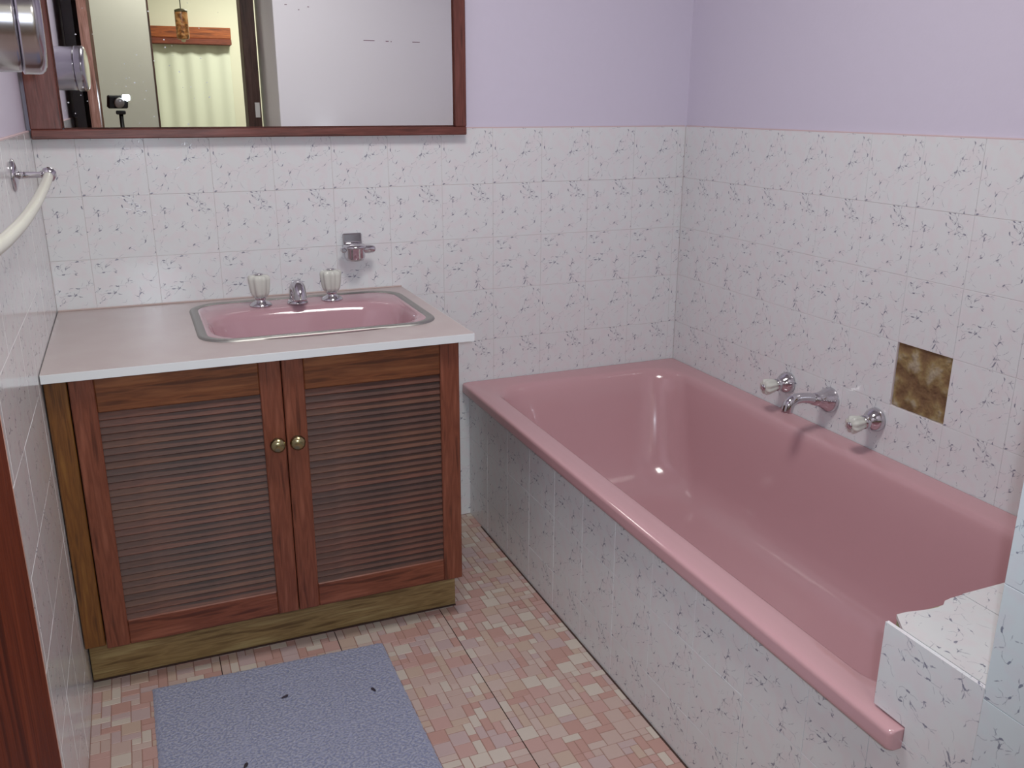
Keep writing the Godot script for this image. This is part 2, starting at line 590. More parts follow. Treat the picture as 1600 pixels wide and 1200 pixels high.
# ====================================================================== the room
func build_shell() -> void:
	var never := func(_a, _b, _c, _d): return false
	# back wall
	var wb := setting("wall_back", box_mesh(Vector3(-0.11, 0, -0.11), Vector3(W + 0.11, CEIL, -0.007), 0.0005), M.purple, "lilac painted wall above marbled tiles behind the vanity and bath end")
	part(wb, "grout", box_mesh(Vector3(-0.007, 0, -0.009), Vector3(W + 0.006, TT - 0.0015, -0.0012), 0.0003), M.grout)
	var ub := [0.0]
	var x := 0.242 - P
	while x < W - 0.01:
		ub.append(x)
		x += P
	ub.append(W)
	tile_field(wb, Vector3.ZERO, Vector3.RIGHT, Vector3.UP, ub, rows_down(TT, 0.0), func(_a, b, _c, d): return b < 0.80 and d < 0.72)
	# right wall, with the hole where a soap dish was
	var wr := setting("wall_right", box_mesh(Vector3(W + 0.007, 0, -0.11), Vector3(W + 0.11, CEIL, ZF + 0.1), 0.0005), M.purple, "lilac painted wall above marbled tiles along the bath")
	var hz0 := 0.926
	var hz1 := 1.0803
	var hy0 := TT - 4 * P
	var hy1 := TT - 3 * P
	var zend := 2.15
	for b in [[0.0, hz0, 0.0, TT - 0.0015], [hz1, zend, 0.0, TT - 0.0015], [hz0, hz1, 0.0, hy0], [hz0, hz1, hy1, TT - 0.0015]]:
		part(wr, "grout", box_mesh(Vector3(W + 0.0012, b[2], b[0]), Vector3(W + 0.009, b[3], b[1]), 0.0002), M.grout)
	var ur := []
	for i in 14:
		ur.append(i * 0.15433)
	tile_field(wr, Vector3(W, 0, 0), Vector3.BACK, Vector3.UP, ur, rows_down(TT, 0.0),
		func(a, _b, c, d): return d < 0.39 or (absf(a - 0.926) < 0.02 and absf(c - hy0) < 0.02))
	var patch := part(wr, "mortar_patch", mortar_mesh(hz0 + 0.001, hz1 - 0.001, hy0 + 0.001, hy1 - 0.001), M.mortar)
	patch.set_meta("label", "bare yellow-brown mortar in the hole left by a missing tile")
	# left wall
	var wl := setting("wall_left", box_mesh(Vector3(-0.11, 0, -0.11), Vector3(-0.007, CEIL, ZF + 0.1), 0.0005), M.purple, "wall beside the vanity, tiled below lilac paint")
	part(wl, "grout", box_mesh(Vector3(-0.009, 0, -0.006), Vector3(-0.0012, TT - 0.0015, ZF), 0.0003), M.grout)
	tile_field(wl, Vector3(0, 0, 0), Vector3.FORWARD, Vector3.UP, range(-15, 1).map(func(i): return i * P), rows_down(TT, 0.0),
		func(a, _b, _c, d): return a > -0.45 and d < 0.72)
	var tl := 0
	for e in [[Vector3(0.002, TT - 0.001, -0.007), Vector3(W - 0.002, TT + 0.003, -0.0005)], [Vector3(W + 0.0005, TT - 0.001, 0), Vector3(W + 0.007, TT + 0.003, 2.15)], [Vector3(-0.007, TT - 0.001, 0), Vector3(-0.0005, TT + 0.003, 2.4)]]:
		tl += 1
		setting("trim_%d" % tl, box_mesh(e[0], e[1], 0.001), mat(Color(0.80, 0.71, 0.72), 0.6), "thin pinkish sealing line along the top of the tiles")
	# ceiling
	setting("ceiling", box_mesh(Vector3(-0.11, CEIL, -0.11), Vector3(W + 0.11, CEIL + 0.1, ZF + 0.1), 0.001), M.white, "white ceiling")
	# the wall with the doorway: left sliver, lintel, and the white cupboard block to the right
	var wf := setting("wall_front", box_mesh(Vector3(-0.007, 2.06, ZF), Vector3(0.91, CEIL, ZF + 0.1), 0.001), M.pale, "wall over the doorway")
	part(wf, "wall_end", box_mesh(Vector3(-0.007, 0, ZF), Vector3(0.04, 2.06, ZF + 0.1), 0.001), M.pale)
	part(wf, "door_jamb", box_mesh(Vector3(0.04, 0, ZF - 0.015), Vector3(0.079, 2.06, ZF + 0.115), 0.002), M.dark_frame)
	var jamb := part(wf, "door_jamb", box_mesh(Vector3(0.812, 0, ZF - 0.015), Vector3(0.88, 2.06, ZF + 0.115), 0.002), M.dark_frame)
	jamb.set_meta("label", "dark brown door jamb")
	part(jamb, "strike_plate", box_mesh(Vector3(0.848, 1.16, ZF - 0.022), Vector3(0.872, 1.235, ZF - 0.015), 0.001), M.white)
	part(wf, "door_head", box_mesh(Vector3(0.04, 2.02, ZF - 0.015), Vector3(0.88, 2.06, ZF + 0.115), 0.002), M.dark_frame)
	var wp := setting("wall_partition", box_mesh(Vector3(0.90, 0, 2.15), Vector3(W + 0.007, CEIL, ZF + 0.1), 0.002), M.pale, "white painted partition with scuff marks, seen in the mirror")
	for s in [[1.32, 1.375, 1.522], [1.43, 1.445, 1.521], [1.455, 1.46, 1.520], [1.565, 1.603, 1.5205], [0.955, 0.966, 1.668], [1.016, 1.022, 1.648], [1.06, 1.068, 1.662]]:
		part(wp, "scuff_mark", box_mesh(Vector3(s[0], s[2] - 0.0016, 2.149), Vector3(s[1], s[2] + 0.0016, 2.1502), 0.0003), mat(Color(0.50, 0.34, 0.42), 0.8))
	# low tiled nib wall beside the shower
	var wn := setting("wall_nib", box_mesh(Vector3(1.064, 0, 1.8195), Vector3(1.15, 1.10, 2.15), 0.001), M.grout, "low marbled-tile nib wall at the foot of the bath")
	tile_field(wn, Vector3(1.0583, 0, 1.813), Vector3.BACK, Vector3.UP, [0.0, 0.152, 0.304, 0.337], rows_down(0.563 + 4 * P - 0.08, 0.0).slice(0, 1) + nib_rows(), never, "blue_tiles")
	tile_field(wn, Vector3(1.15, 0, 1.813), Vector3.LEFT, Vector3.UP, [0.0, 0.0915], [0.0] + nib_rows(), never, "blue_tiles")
	part(wn, "cap", box_mesh(Vector3(1.058, 1.10, 1.813), Vector3(1.15, 1.106, 2.15), 0.002), M.edge)

func nib_rows() -> Array:
	var y := 0.563
	return [y - 3 * P, y - 2 * P, y - P, y, y + P, y + 2 * P, y + 3 * P, 1.10]

func mortar_mesh(z0: float, z1: float, y0: float, y1: float) -> ArrayMesh:
	var nz := FastNoiseLite.new()
	nz.seed = 5
	nz.frequency = 35.0
	nz.fractal_octaves = 4
	var rows := []
	for j in 17:
		var line := PackedVector3Array()
		for i in 17:
			var p := Vector2(lerpf(z0, z1, i / 16.0), lerpf(y0, y1, j / 16.0))
			line.append(Vector3(W + 0.0052 + 0.0013 * nz.get_noise_2d(p.x, p.y), p.y, p.x))
		rows.append(line)
	return loft(rows, false, true)

# the room beyond the doorway, seen in the mirror
func build_hall() -> void:
	var x0 := -0.6
	var x1 := 2.4
	var z0 := ZF + 0.1
	var z1 := 5.4
	setting("floor_hall", box_mesh(Vector3(x0, -0.1, z0), Vector3(x1, 0, z1 + 0.1), 0.001), mat(Color(0.45, 0.36, 0.28), 0.8), "brown floor of the room beyond the doorway")
	setting("ceiling_hall", box_mesh(Vector3(x0, CEIL, z0), Vector3(x1, CEIL + 0.1, z1 + 0.1), 0.001), M.white, "ceiling of the room beyond the doorway")
	setting("wall_hall_back", box_mesh(Vector3(x0, 0, z1), Vector3(x1, CEIL, z1 + 0.1), 0.001), M.cream, "cream far wall of the room beyond the doorway")
	setting("wall_hall_left", box_mesh(Vector3(x0 - 0.1, 0, z0), Vector3(x0, CEIL, z1 + 0.1), 0.001), M.cream, "cream side wall of the room beyond the doorway")
	setting("wall_hall_right", box_mesh(Vector3(x1, 0, z0), Vector3(x1 + 0.1, CEIL, z1 + 0.1), 0.001), M.cream, "cream side wall of the room beyond the doorway")
	var sw := setting("wall_hall_side", box_mesh(Vector3(x0, 0, 3.4), Vector3(0.398, CEIL, 3.48), 0.001), M.greywall, "grey-white wall end in the room beyond the doorway")
	part(sw, "timber_edge", box_mesh(Vector3(0.398, 0, 3.395), Vector3(0.407, CEIL, 3.485), 0.001), M.dark_frame)
	setting("wall_hall_front", box_mesh(Vector3(x0, 0, z0 - 0.1), Vector3(-0.11, CEIL, z0), 0.001), M.cream, "cream wall beside the doorway")
	setting("wall_hall_front_right", box_mesh(Vector3(W + 0.11, 0, z0 - 0.1), Vector3(x1, CEIL, z0), 0.001), M.cream, "cream wall beside the doorway")
	var pm := thing("curtain_pelmet", "orange-brown timber curtain pelmet on the cream wall, seen in the mirror", "pelmet", Vector3(0.62, 1.66, 5.33))
	part(pm, "board", box_mesh(Vector3(-0.5, 0.045, -0.05), Vector3(0.43, 0.125, 0.07), 0.004), M.pelmet)
	part(pm, "lower_band", box_mesh(Vector3(-0.5, 0.0, -0.055), Vector3(0.43, 0.045, 0.07), 0.004), M.pelmet_dark)
	var bl := thing("roller_blind", "pale cream blind hanging below the timber pelmet, seen in the mirror", "blind", Vector3(0.62, 0.6, 5.36))
	var folds := []
	for j in 2:
		var line := PackedVector3Array()
		for i in 81:
			line.append(Vector3(lerpf(-0.48, 0.42, i / 80.0), j * 1.06, 0.008 * sin(i * 0.55)))
		folds.append(line)
	part(bl, "fabric", loft(folds, false, false), mat(Color(0.85, 0.87, 0.81), 0.9))
	part(bl, "bottom_bar", box_mesh(Vector3(-0.48, -0.02, -0.012), Vector3(0.42, 0.0, 0.012), 0.003), M.cream)
	var pl := thing("pendant_lamp", "amber patterned glass pendant lamp hanging on a thin cord, seen in the mirror", "lamp", Vector3(0.617, 1.617, 4.0))
	part(pl, "cord", tube([Vector3(0, 0.178, 0), Vector3(0, CEIL - 1.617, 0)], [0.003], 8), M.black)
	part(pl, "cap", lathe([[0.0, 0.18], [0.012, 0.18], [0.038, 0.172], [0.039, 0.160]], 24), mat(Color(0.33, 0.31, 0.22), 0.5))
	var ni := noise_image(128, 0.04, 3, 71)
	var shade := mat(Color.WHITE, 0.35)
	shade.albedo_texture = ramp_texture(ni, [0.25, 0.5, 0.7], [Color(0.38, 0.24, 0.12), Color(0.66, 0.40, 0.20), Color(0.80, 0.62, 0.42)])
	triplanar(shade, Vector3(6, 6, 6))
	part(pl, "glass_shade", lathe([[0.030, 0.0], [0.036, 0.004], [0.039, 0.02], [0.039, 0.155], [0.036, 0.165]], 10), shade)
	part(pl, "bulb", lathe([[0.0, -0.018], [0.012, -0.014], [0.015, 0.0], [0.012, 0.02]], 16), mat(Color(0.85, 0.80, 0.68), 0.3))

# ====================================================================== floor
func build_floor() -> void:
	var fl := setting("floor", box_mesh(Vector3(-0.11, -0.1, -0.11), Vector3(W + 0.11, -0.0012, ZF + 0.1), 0.0005), M.mosaic_grout, "floor of small pink and cream mosaic tiles")
	var mo := 0.0192
	var nx := 56
	var nz := 138
	var taken := PackedByteArray()
	taken.resize(nx * nz)
	var r := RandomNumberGenerator.new()
	r.seed = 99
	var near := []
	var far := []
	for j in nz:
		for i in nx:
			if taken[j * nx + i]:
				continue
			var q := r.randf()
			var sx := 1
			var sz := 1
			if q < 0.36:
				sx = 2; sz = 2
			elif q < 0.66:
				sx = 2
			elif q < 0.86:
				sz = 2
			if i + sx > nx or (sx == 2 and taken[j * nx + i + 1]) or ((i + 1) % 14 == 0 and sx == 2):
				sx = 1
			if j + sz > nz:
				sz = 1
			for a in sx:
				for b in sz:
					taken[(j + b) * nx + i + a] = 1
			var c := Vector2((i + sx * 0.5) * mo, (j + sz * 0.5) * mo)
			var tone := r.randi() % 7
			if c.x < 0.83 and c.y < 0.47:
				continue
			var d := {"c": c, "sx": sx, "sz": sz, "tone": tone, "far": Vector3(c.x, 0, c.y).distance_to(CAM)}
			var in_view := (c.x > 0.645 and c.y < 1.02 + (c.x - 0.645) * 0.55) or (c.x < 0.11 and c.y < 0.85)
			if in_view:
				near.append(d)
			else:
				far.append(d)
	near.sort_custom(func(a, b): return a.far < b.far)
	while near.size() > 300:
		far.append(near.pop_back())
	var shapes := {}
	for d in near:
		var key: int = d.sx * 10 + d.sz
		if not shapes.has(key):
			shapes[key] = box_mesh(Vector3(-d.sx * mo / 2 + 0.0007, -0.004, -d.sz * mo / 2 + 0.0007), Vector3(d.sx * mo / 2 - 0.0007, 0, d.sz * mo / 2 - 0.0007), 0.0008)
		part(fl, "mosaic_tile", shapes[key], M.mosaic[d.tone], Vector3(d.c.x, r.randf_range(-0.0003, 0.0003), d.c.y))
	var st := new_st()
	var cols := mosaic_colors()
	for d in far:
		st.set_color((cols[d.tone] as Color).srgb_to_linear())
		var lo := Vector3(d.c.x - d.sx * mo / 2 + 0.0007, -0.004, d.c.y - d.sz * mo / 2 + 0.0007)
		var hi := Vector3(d.c.x + d.sx * mo / 2 - 0.0007, 0, d.c.y + d.sz * mo / 2 - 0.0007)
		var b := 0.0005
		var t := [Vector3(lo.x + b, 0, lo.z + b), Vector3(hi.x - b, 0, lo.z + b), Vector3(hi.x - b, 0, hi.z - b), Vector3(lo.x + b, 0, hi.z - b)]
		var e := [Vector3(lo.x, lo.y, lo.z), Vector3(hi.x, lo.y, lo.z), Vector3(hi.x, lo.y, hi.z), Vector3(lo.x, lo.y, hi.z)]
		var n := [Vector3.FORWARD, Vector3.RIGHT, Vector3.BACK, Vector3.LEFT]
		quad(st, t[0], t[1], t[2], t[3], Vector3.UP)
		for k in 4:
			quad(st, t[k], t[(k + 1) % 4], e[(k + 1) % 4], e[k], n[k] + Vector3.UP * 0.5)
	var vm := mat(Color.WHITE, 0.35)
	vm.vertex_color_use_as_albedo = true
	var rest := part(fl, "mosaic_tiles", done(st), vm)
	rest.set_meta("kind", "stuff")
	# joints between the mosaic sheets are dark with dirt
	for k in range(1, 4):
		part(fl, "sheet_joint", box_mesh(Vector3(k * 14 * mo - 0.0012, -0.003, 0.5), Vector3(k * 14 * mo + 0.0012, -0.0004, 2.0), 0.0002), M.dirty_grout)
	part(fl, "sheet_joint", box_mesh(Vector3(1.0690, -0.003, 0.1), Vector3(1.0733, 0.0006, 1.8), 0.0004), M.dirty_grout)

# ====================================================================== bath
func build_bath() -> void:
	var t := thing("bathtub", "pink enamelled bathtub behind a marbled-tile apron against the tiled wall", "bathtub", Vector3(1.42, 0.0, 0.85))
	var o := Vector3(-1.42, 0.0, -0.85)
	var rows := [
		[1.0745, 1.786, 0.002, 1.700, 0.008, 0.402], [1.054, 1.786, 0.002, 1.700, 0.008, 0.4023], [1.0510, 1.786, 0.002, 1.700, 0.008, 0.4040],
		[1.0500, 1.786, 0.002, 1.700, 0.008, 0.407], [1.0500, 1.786, 0.002, 1.700, 0.008, 0.411], [1.0503, 1.786, 0.002, 1.700, 0.008, 0.424], [1.0506, 1.786, 0.002, 1.700, 0.008, 0.4275], [1.0525, 1.786, 0.002, 1.700, 0.008, 0.4308], [1.0560, 1.786, 0.002, 1.700, 0.009, 0.4325],
		[1.060, 1.785, 0.003, 1.699, 0.010, 0.4330], [1.066, 1.780, 0.008, 1.697, 0.012, 0.4330], [1.085, 1.760, 0.030, 1.684, 0.04, 0.4310], [1.098, 1.748, 0.048, 1.672, 0.07, 0.428], [1.112, 1.737, 0.060, 1.660, 0.09, 0.4265],
		[1.119, 1.731, 0.067, 1.653, 0.10, 0.423], [1.125, 1.726, 0.073, 1.647, 0.105, 0.415], [1.130, 1.722, 0.080, 1.642, 0.11, 0.400], [1.140, 1.714, 0.096, 1.632, 0.12, 0.350],
		[1.152, 1.706, 0.118, 1.618, 0.13, 0.280], [1.165, 1.697, 0.142, 1.602, 0.135, 0.210], [1.177, 1.688, 0.168, 1.586, 0.14, 0.155], [1.192, 1.675, 0.196, 1.568, 0.14, 0.118],
		[1.215, 1.655, 0.232, 1.540, 0.14, 0.094], [1.250, 1.622, 0.280, 1.500, 0.13, 0.081], [1.300, 1.575, 0.340, 1.440, 0.10, 0.076], [1.360, 1.510, 0.55, 1.20, 0.05, 0.073], [1.42, 1.44, 0.82, 0.88, 0.008, 0.072]]
	var rings := []
	for q in rows:
		var ring := ring_rect(q[0], q[1], q[2], q[3], q[4], q[5])
		for i in ring.size():
			ring[i] += o
		rings.append(ring)
	var ap := part(t, "apron", box_mesh(Vector3(XA + 0.0065, 0, 0.0), Vector3(XA + 0.014, 0.388, 1.813), 0.0005), M.grout, o)
	ap.set_meta("label", "apron of marbled tiles")
	var never := func(_a, _b, _c, _d): return false
	tile_field(ap, Vector3(XA, 0, 0), Vector3.BACK, Vector3.UP, steps(0.0, 1.645, P), [0.0, 0.1057, 0.2577, 0.3985], never)
	tile_field(ap, Vector3(XA, 0, 0), Vector3.BACK, Vector3.UP, [1.645, 1.812], [0.0, 0.1057, 0.2577, 0.4125], never)
	part(t, "tub", loft(rings, true, false, false, true), M.bath)
	var chip := part(t, "enamel_chip", lathe([[0.0, 0.0006], [0.0028, 0.0005], [0.0035, 0.0]], 9), mat(Color(0.16, 0.07, 0.08), 0.8), Vector3(1.5107, 0.0775, 0.46) + o)
	chip.set_meta("label", "small dark chip in the pink enamel")
	part(t, "waste", lathe([[0.0, 0.001], [0.018, 0.002], [0.026, 0.004], [0.030, 0.002], [0.031, 0.0]], 24), M.chrome, Vector3(1.43, 0.0755, 1.30) + o)

func build_ledge() -> void:
	var t := thing("tiled_ledge", "ragged-edged cream marbled tile ledge covering the foot of the pink bath", "ledge", Vector3(1.42, 0.436, 1.72))
	var o := Vector3(-1.42, -0.436, -1.72)
	var core := part(t, "mortar_core", box_mesh(Vector3(1.104, 0.4365, 1.6352) + o, Vector3(1.786, 0.5588, 1.811) + o, 0.001), M.old_mortar)
	core.set_meta("label", "bare greenish mortar under the broken tile edge")
	# the front tile is cut round the end of the bath's rim
	var cut := PackedVector2Array([Vector2(1.645, 0.436), Vector2(1.7012, 0.436), Vector2(1.7012, 0.4130), Vector2(1.8115, 0.4130), Vector2(1.8115, 0.5648), Vector2(1.645, 0.5648)])
	var face := mat(Color.WHITE, 0.14)
	face.albedo_texture = (M.tiles[2] as StandardMaterial3D).albedo_texture
	triplanar(face, Vector3(6.58, 6.58, 6.58))
	var ft := part(t, "front_tile", prism(cut, 0.0, 0.006), face)
	ft.transform = Transform3D(Basis(Vector3(0, 0, 1), Vector3(1, 0, 0), Vector3(0, 1, 0)), Vector3(XA, 0, 0) + o)
	var first := PackedVector2Array([Vector2(1.0805, 1.668), Vector2(1.1005, 1.6375), Vector2(1.118, 1.6378), Vector2(1.131, 1.6405), Vector2(1.150, 1.6440), Vector2(1.166, 1.6452), Vector2(1.180, 1.6432), Vector2(1.190, 1.6362), Vector2(1.204, 1.6340), Vector2(1.2265, 1.6335), Vector2(1.2265, 1.8115), Vector2(1.0805, 1.8115)])
	var top := mat(Color(0.93, 0.925, 0.915), 0.16)
	top.albedo_texture = (M.tiles[0] as StandardMaterial3D).albedo_texture
	triplanar(top, Vector3(6.58, 6.58, 6.58))
	for poly in [first, rect2(1.228, 1.632, 1.380, 1.8115), rect2(1.3815, 1.6315, 1.5335, 1.8115), rect2(1.535, 1.631, 1.7865, 1.8115)]:
		var moved := PackedVector2Array()
		for p in poly:
			moved.append(p + Vector2(o.x, o.z))
		part(t, "top_tile", prism(moved, 0.559 + o.y, 0.565 + o.y), top)

func rect2(x0: float, z0: float, x1: float, z1: float) -> PackedVector2Array:
	return PackedVector2Array([Vector2(x0, z0), Vector2(x1, z0), Vector2(x1, z1), Vector2(x0, z1)])

# ====================================================================== vanity
func build_vanity() -> void:
	var t := thing("vanity_cabinet", "brown timber vanity cabinet with two louvred doors", "cabinet", Vector3(0.43, 0.0, 0.25))
	var o := Vector3(-0.43, 0, -0.25)
	part(t, "side_panel", box_mesh(Vector3(0.002, 0.123, 0.003) + o, Vector3(0.018, 0.7195, 0.545) + o, 0.001), M.amber)
	part(t, "side_panel", box_mesh(Vector3(0.828, 0.123, 0.003) + o, Vector3(0.846, 0.7195, 0.5435) + o, 0.001), M.door_v)
	part(t, "bottom_panel", box_mesh(Vector3(0.018, 0.123, 0.003) + o, Vector3(0.828, 0.139, 0.543) + o, 0.001), M.door_h)
	part(t, "filler_strip", box_mesh(Vector3(0.002, 0.123, 0.545) + o, Vector3(0.0425, 0.7195, 0.560) + o, 0.0015), M.amber)
	part(t, "kickboard", box_mesh(Vector3(0.002, 0.0005, 0.476) + o, Vector3(0.8516, 0.123, 0.494) + o, 0.001), M.amber_h)
	part(t, "kick_return", box_mesh(Vector3(0.836, 0.0005, 0.01) + o, Vector3(0.8516, 0.123, 0.476) + o, 0.001), M.amber)
	part(t, "kick_seal", box_mesh(Vector3(0.002, 0.0003, 0.494) + o, Vector3(0.8516, 0.004, 0.498) + o, 0.001), M.dirty_grout)
	louvre_door(t, 0.0450, 0.4495, false, o)
	louvre_door(t, 0.4515, 0.8475, true, o)
	# bench top with a hole for the basin
	var b := thing("benchtop", "pink-beige laminate benchtop with a white front edge on the vanity", "benchtop", Vector3(0.43, 0.7205, 0.29))
	var bo := Vector3(-0.43, -0.7205, -0.29)
	var rings := []
	for q in [[0.306, 0.837, 0.054, 0.464, 0.07, 0.7205], [0.0015, 0.8755, 0.0015, 0.5875, 0.001, 0.7205], [0.0015, 0.8755, 0.0015, 0.5875, 0.001, 0.738], [0.306, 0.837, 0.054, 0.464, 0.07, 0.738], [0.306, 0.837, 0.054, 0.464, 0.07, 0.7205]]:
		var ring := ring_rect(q[0], q[1], q[2], q[3], q[4], q[5])
		for i in ring.size():
			ring[i] += bo
		rings.append(ring)
	var st := new_st()
	loft_into(st, rings, true, false)
	part(b, "slab", done(st), M.bench)
	var front := part(b, "front_edge", box_mesh(Vector3(0.0015, 0.7200, 0.5875) + bo, Vector3(0.877, 0.7375, 0.589) + bo, 0.0005), M.edge)
	front.set_meta("label", "white edge strip")
	part(b, "side_edge", box_mesh(Vector3(0.8755, 0.7200, 0.0015) + bo, Vector3(0.877, 0.7375, 0.5875) + bo, 0.0005), M.edge)
	part(b, "wall_seal", box_mesh(Vector3(0.0015, 0.738, 0.0008) + bo, Vector3(0.875, 0.7415, 0.005) + bo, 0.001), mat(Color(0.74, 0.66, 0.64), 0.7))

func louvre_door(cab: Node3D, x0: float, x1: float, right: bool, o: Vector3) -> void:
	var d := Node3D.new()
	d.name = "louvre_door"
	d.position = Vector3((x0 + x1) / 2, 0.117, 0.555) + o
	cab.add_child(d, true)
	var h := (x1 - x0) / 2
	var ht := 0.598
	var sw := 0.0455
	var z0 := -0.010
	var z1 := 0.010
	part(d, "stile", box_mesh(Vector3(-h, 0, z0), Vector3(-h + sw, ht, z1), 0.002), M.door_v)
	part(d, "stile", box_mesh(Vector3(h - sw, 0, z0), Vector3(h, ht, z1), 0.002), M.door_v)
	var low := 0.058
	var high := ht - 0.072
	part(d, "rail", box_mesh(Vector3(-h + sw, 0, z0 + 0.001), Vector3(h - sw, low, z1 - 0.001), 0.002), M.door_h)
	part(d, "rail", box_mesh(Vector3(-h + sw, high, z0 + 0.001), Vector3(h - sw, ht, z1 - 0.001), 0.002), M.rail_h)
	var n := 31
	var sl := box_mesh(Vector3(-h + sw - 0.001, -0.0115, -0.0026), Vector3(h - sw + 0.001, 0.0115, 0.0026), 0.0012)
	for i in n:
		var y := low + (high - low) * (i + 0.5) / n
		part(d, "slat", sl, M.slats[rng.randi() % 4], Vector3(0, y, -0.0005), Vector3(deg_to_rad(-25.0 + rng.randf_range(-3, 3)), 0, 0))
	var kx := (-h + 0.0195) if right else (h - 0.0205)
	var kn := part(d, "knob", lathe([[0.009, 0.0], [0.007, 0.004], [0.007, 0.010], [0.014, 0.016], [0.017, 0.022], [0.015, 0.030], [0.008, 0.034], [0.0, 0.0345]], 12), M.brass, Vector3(kx, 0.417, z1), Vector3(PI / 2, 0, 0))
	kn.set_meta("label", "small dull brass knob")

func build_basin() -> void:
	var t := thing("wash_basin", "pink basin with a steel rim set into the benchtop", "basin", Vector3(0.57, 0.60, 0.26))
	var o := Vector3(-0.57, -0.60, -0.26)
	var rim := []
	for q in [[0.300, 0.843, 0.048, 0.470, 0.078, 0.7382], [0.302, 0.841, 0.050, 0.468, 0.076, 0.7415], [0.306, 0.837, 0.054, 0.464, 0.073, 0.7428], [0.316, 0.827, 0.064, 0.454, 0.066, 0.7425], [0.3205, 0.8225, 0.0685, 0.4495, 0.062, 0.7400]]:
		rim.append(shift(ring_rect(q[0], q[1], q[2], q[3], q[4], q[5]), o))
	part(t, "steel_rim", loft(rim, true, false), M.steel)
	var bowl := []
	for q in [[0.3185, 0.8245, 0.0665, 0.4515, 0.063, 0.7395], [0.323, 0.820, 0.071, 0.447, 0.060, 0.7405], [0.330, 0.812, 0.120, 0.441, 0.070, 0.7399], [0.334, 0.808, 0.176, 0.434, 0.075, 0.7388],
			[0.338, 0.804, 0.184, 0.434, 0.078, 0.7360], [0.342, 0.800, 0.192, 0.430, 0.080, 0.7300], [0.347, 0.795, 0.199, 0.425, 0.082, 0.715], [0.354, 0.788, 0.208, 0.418, 0.085, 0.690], [0.364, 0.778, 0.219, 0.408, 0.088, 0.655],
			[0.382, 0.760, 0.236, 0.390, 0.08, 0.625], [0.410, 0.732, 0.258, 0.370, 0.06, 0.609], [0.46, 0.68, 0.27, 0.34, 0.03, 0.604], [0.565, 0.575, 0.30, 0.31, 0.004, 0.603]]:
		bowl.append(shift(ring_bowed(q[0], q[1], q[2], q[3], q[4], q[5], 0.0 if q[5] > 0.7398 else 0.026), o))
	part(t, "bowl", loft(bowl, true, false, false, true), M.basin)
	part(t, "waste", lathe([[0.0, 0.0005], [0.015, 0.001], [0.021, 0.003], [0.024, 0.0]], 24), M.chrome, Vector3(0.57, 0.6035, 0.305) + o)
	# the two taps and the spout stand on the basin's back ledge
	basin_tap(Vector3(0.473, 0.7400, 0.122), "clear fluted acrylic basin tap on the side towards the towel rail", 0.0)
	basin_tap(Vector3(0.655, 0.7400, 0.116), "clear fluted acrylic basin tap below the chrome soap holder", 0.4)
	var s := thing("basin_spout", "short domed chrome spout between the two basin taps", "spout", Vector3(0.5638, 0.7400, 0.128))
	part(s, "base", lathe([[0.026, 0.0], [0.026, 0.004], [0.0215, 0.010]], 28), M.chrome)
	part(s, "spout_body", tube(smooth_path([Vector3(0, 0.004, -0.002), Vector3(0, 0.030, -0.002), Vector3(0, 0.044, 0.008), Vector3(0, 0.044, 0.026), Vector3(0, 0.030, 0.042), Vector3(0, 0.014, 0.048)], 22), [0.0205, 0.0205, 0.0203, 0.02, 0.0198, 0.0195, 0.019, 0.0188, 0.0186, 0.0184, 0.018, 0.0178, 0.0176, 0.0174, 0.0172, 0.017, 0.0168, 0.0166, 0.0165, 0.0163, 0.016, 0.016, 0.016], 24), M.chrome)

func shift(ring: PackedVector3Array, o: Vector3) -> PackedVector3Array:
	for i in ring.size():
		ring[i] += o
	return ring

func tap_head(t: Node3D, y: float) -> void:
	part(t, "handle", lathe([[0.012, y], [0.0195, y + 0.002], [0.0235, y + 0.010], [0.0262, y + 0.026], [0.0282, y + 0.044], [0.0278, y + 0.050], [0.0235, y + 0.0545], [0.0, y + 0.0555]], 64, 8, 0.16), M.acrylic)
	part(t, "core", lathe([[0.0085, y - 0.004], [0.0085, y + 0.040], [0.0, y + 0.041]], 16), M.chrome)
	part(t, "button", lathe([[0.0105, y + 0.0562], [0.0100, y + 0.0585], [0.0, y + 0.0595]], 20), M.chrome)

func basin_tap(at: Vector3, label: String, turn: float) -> void:
	var t := thing("basin_tap", label, "tap", at, "taps on the basin")
	t.rotation.y = turn
	part(t, "flange", lathe([[0.0275, 0.0], [0.0275, 0.003], [0.022, 0.008], [0.0135, 0.012], [0.0125, 0.018], [0.0150, 0.022], [0.0, 0.0225]], 28), M.chrome)
	tap_head(t, 0.0228)

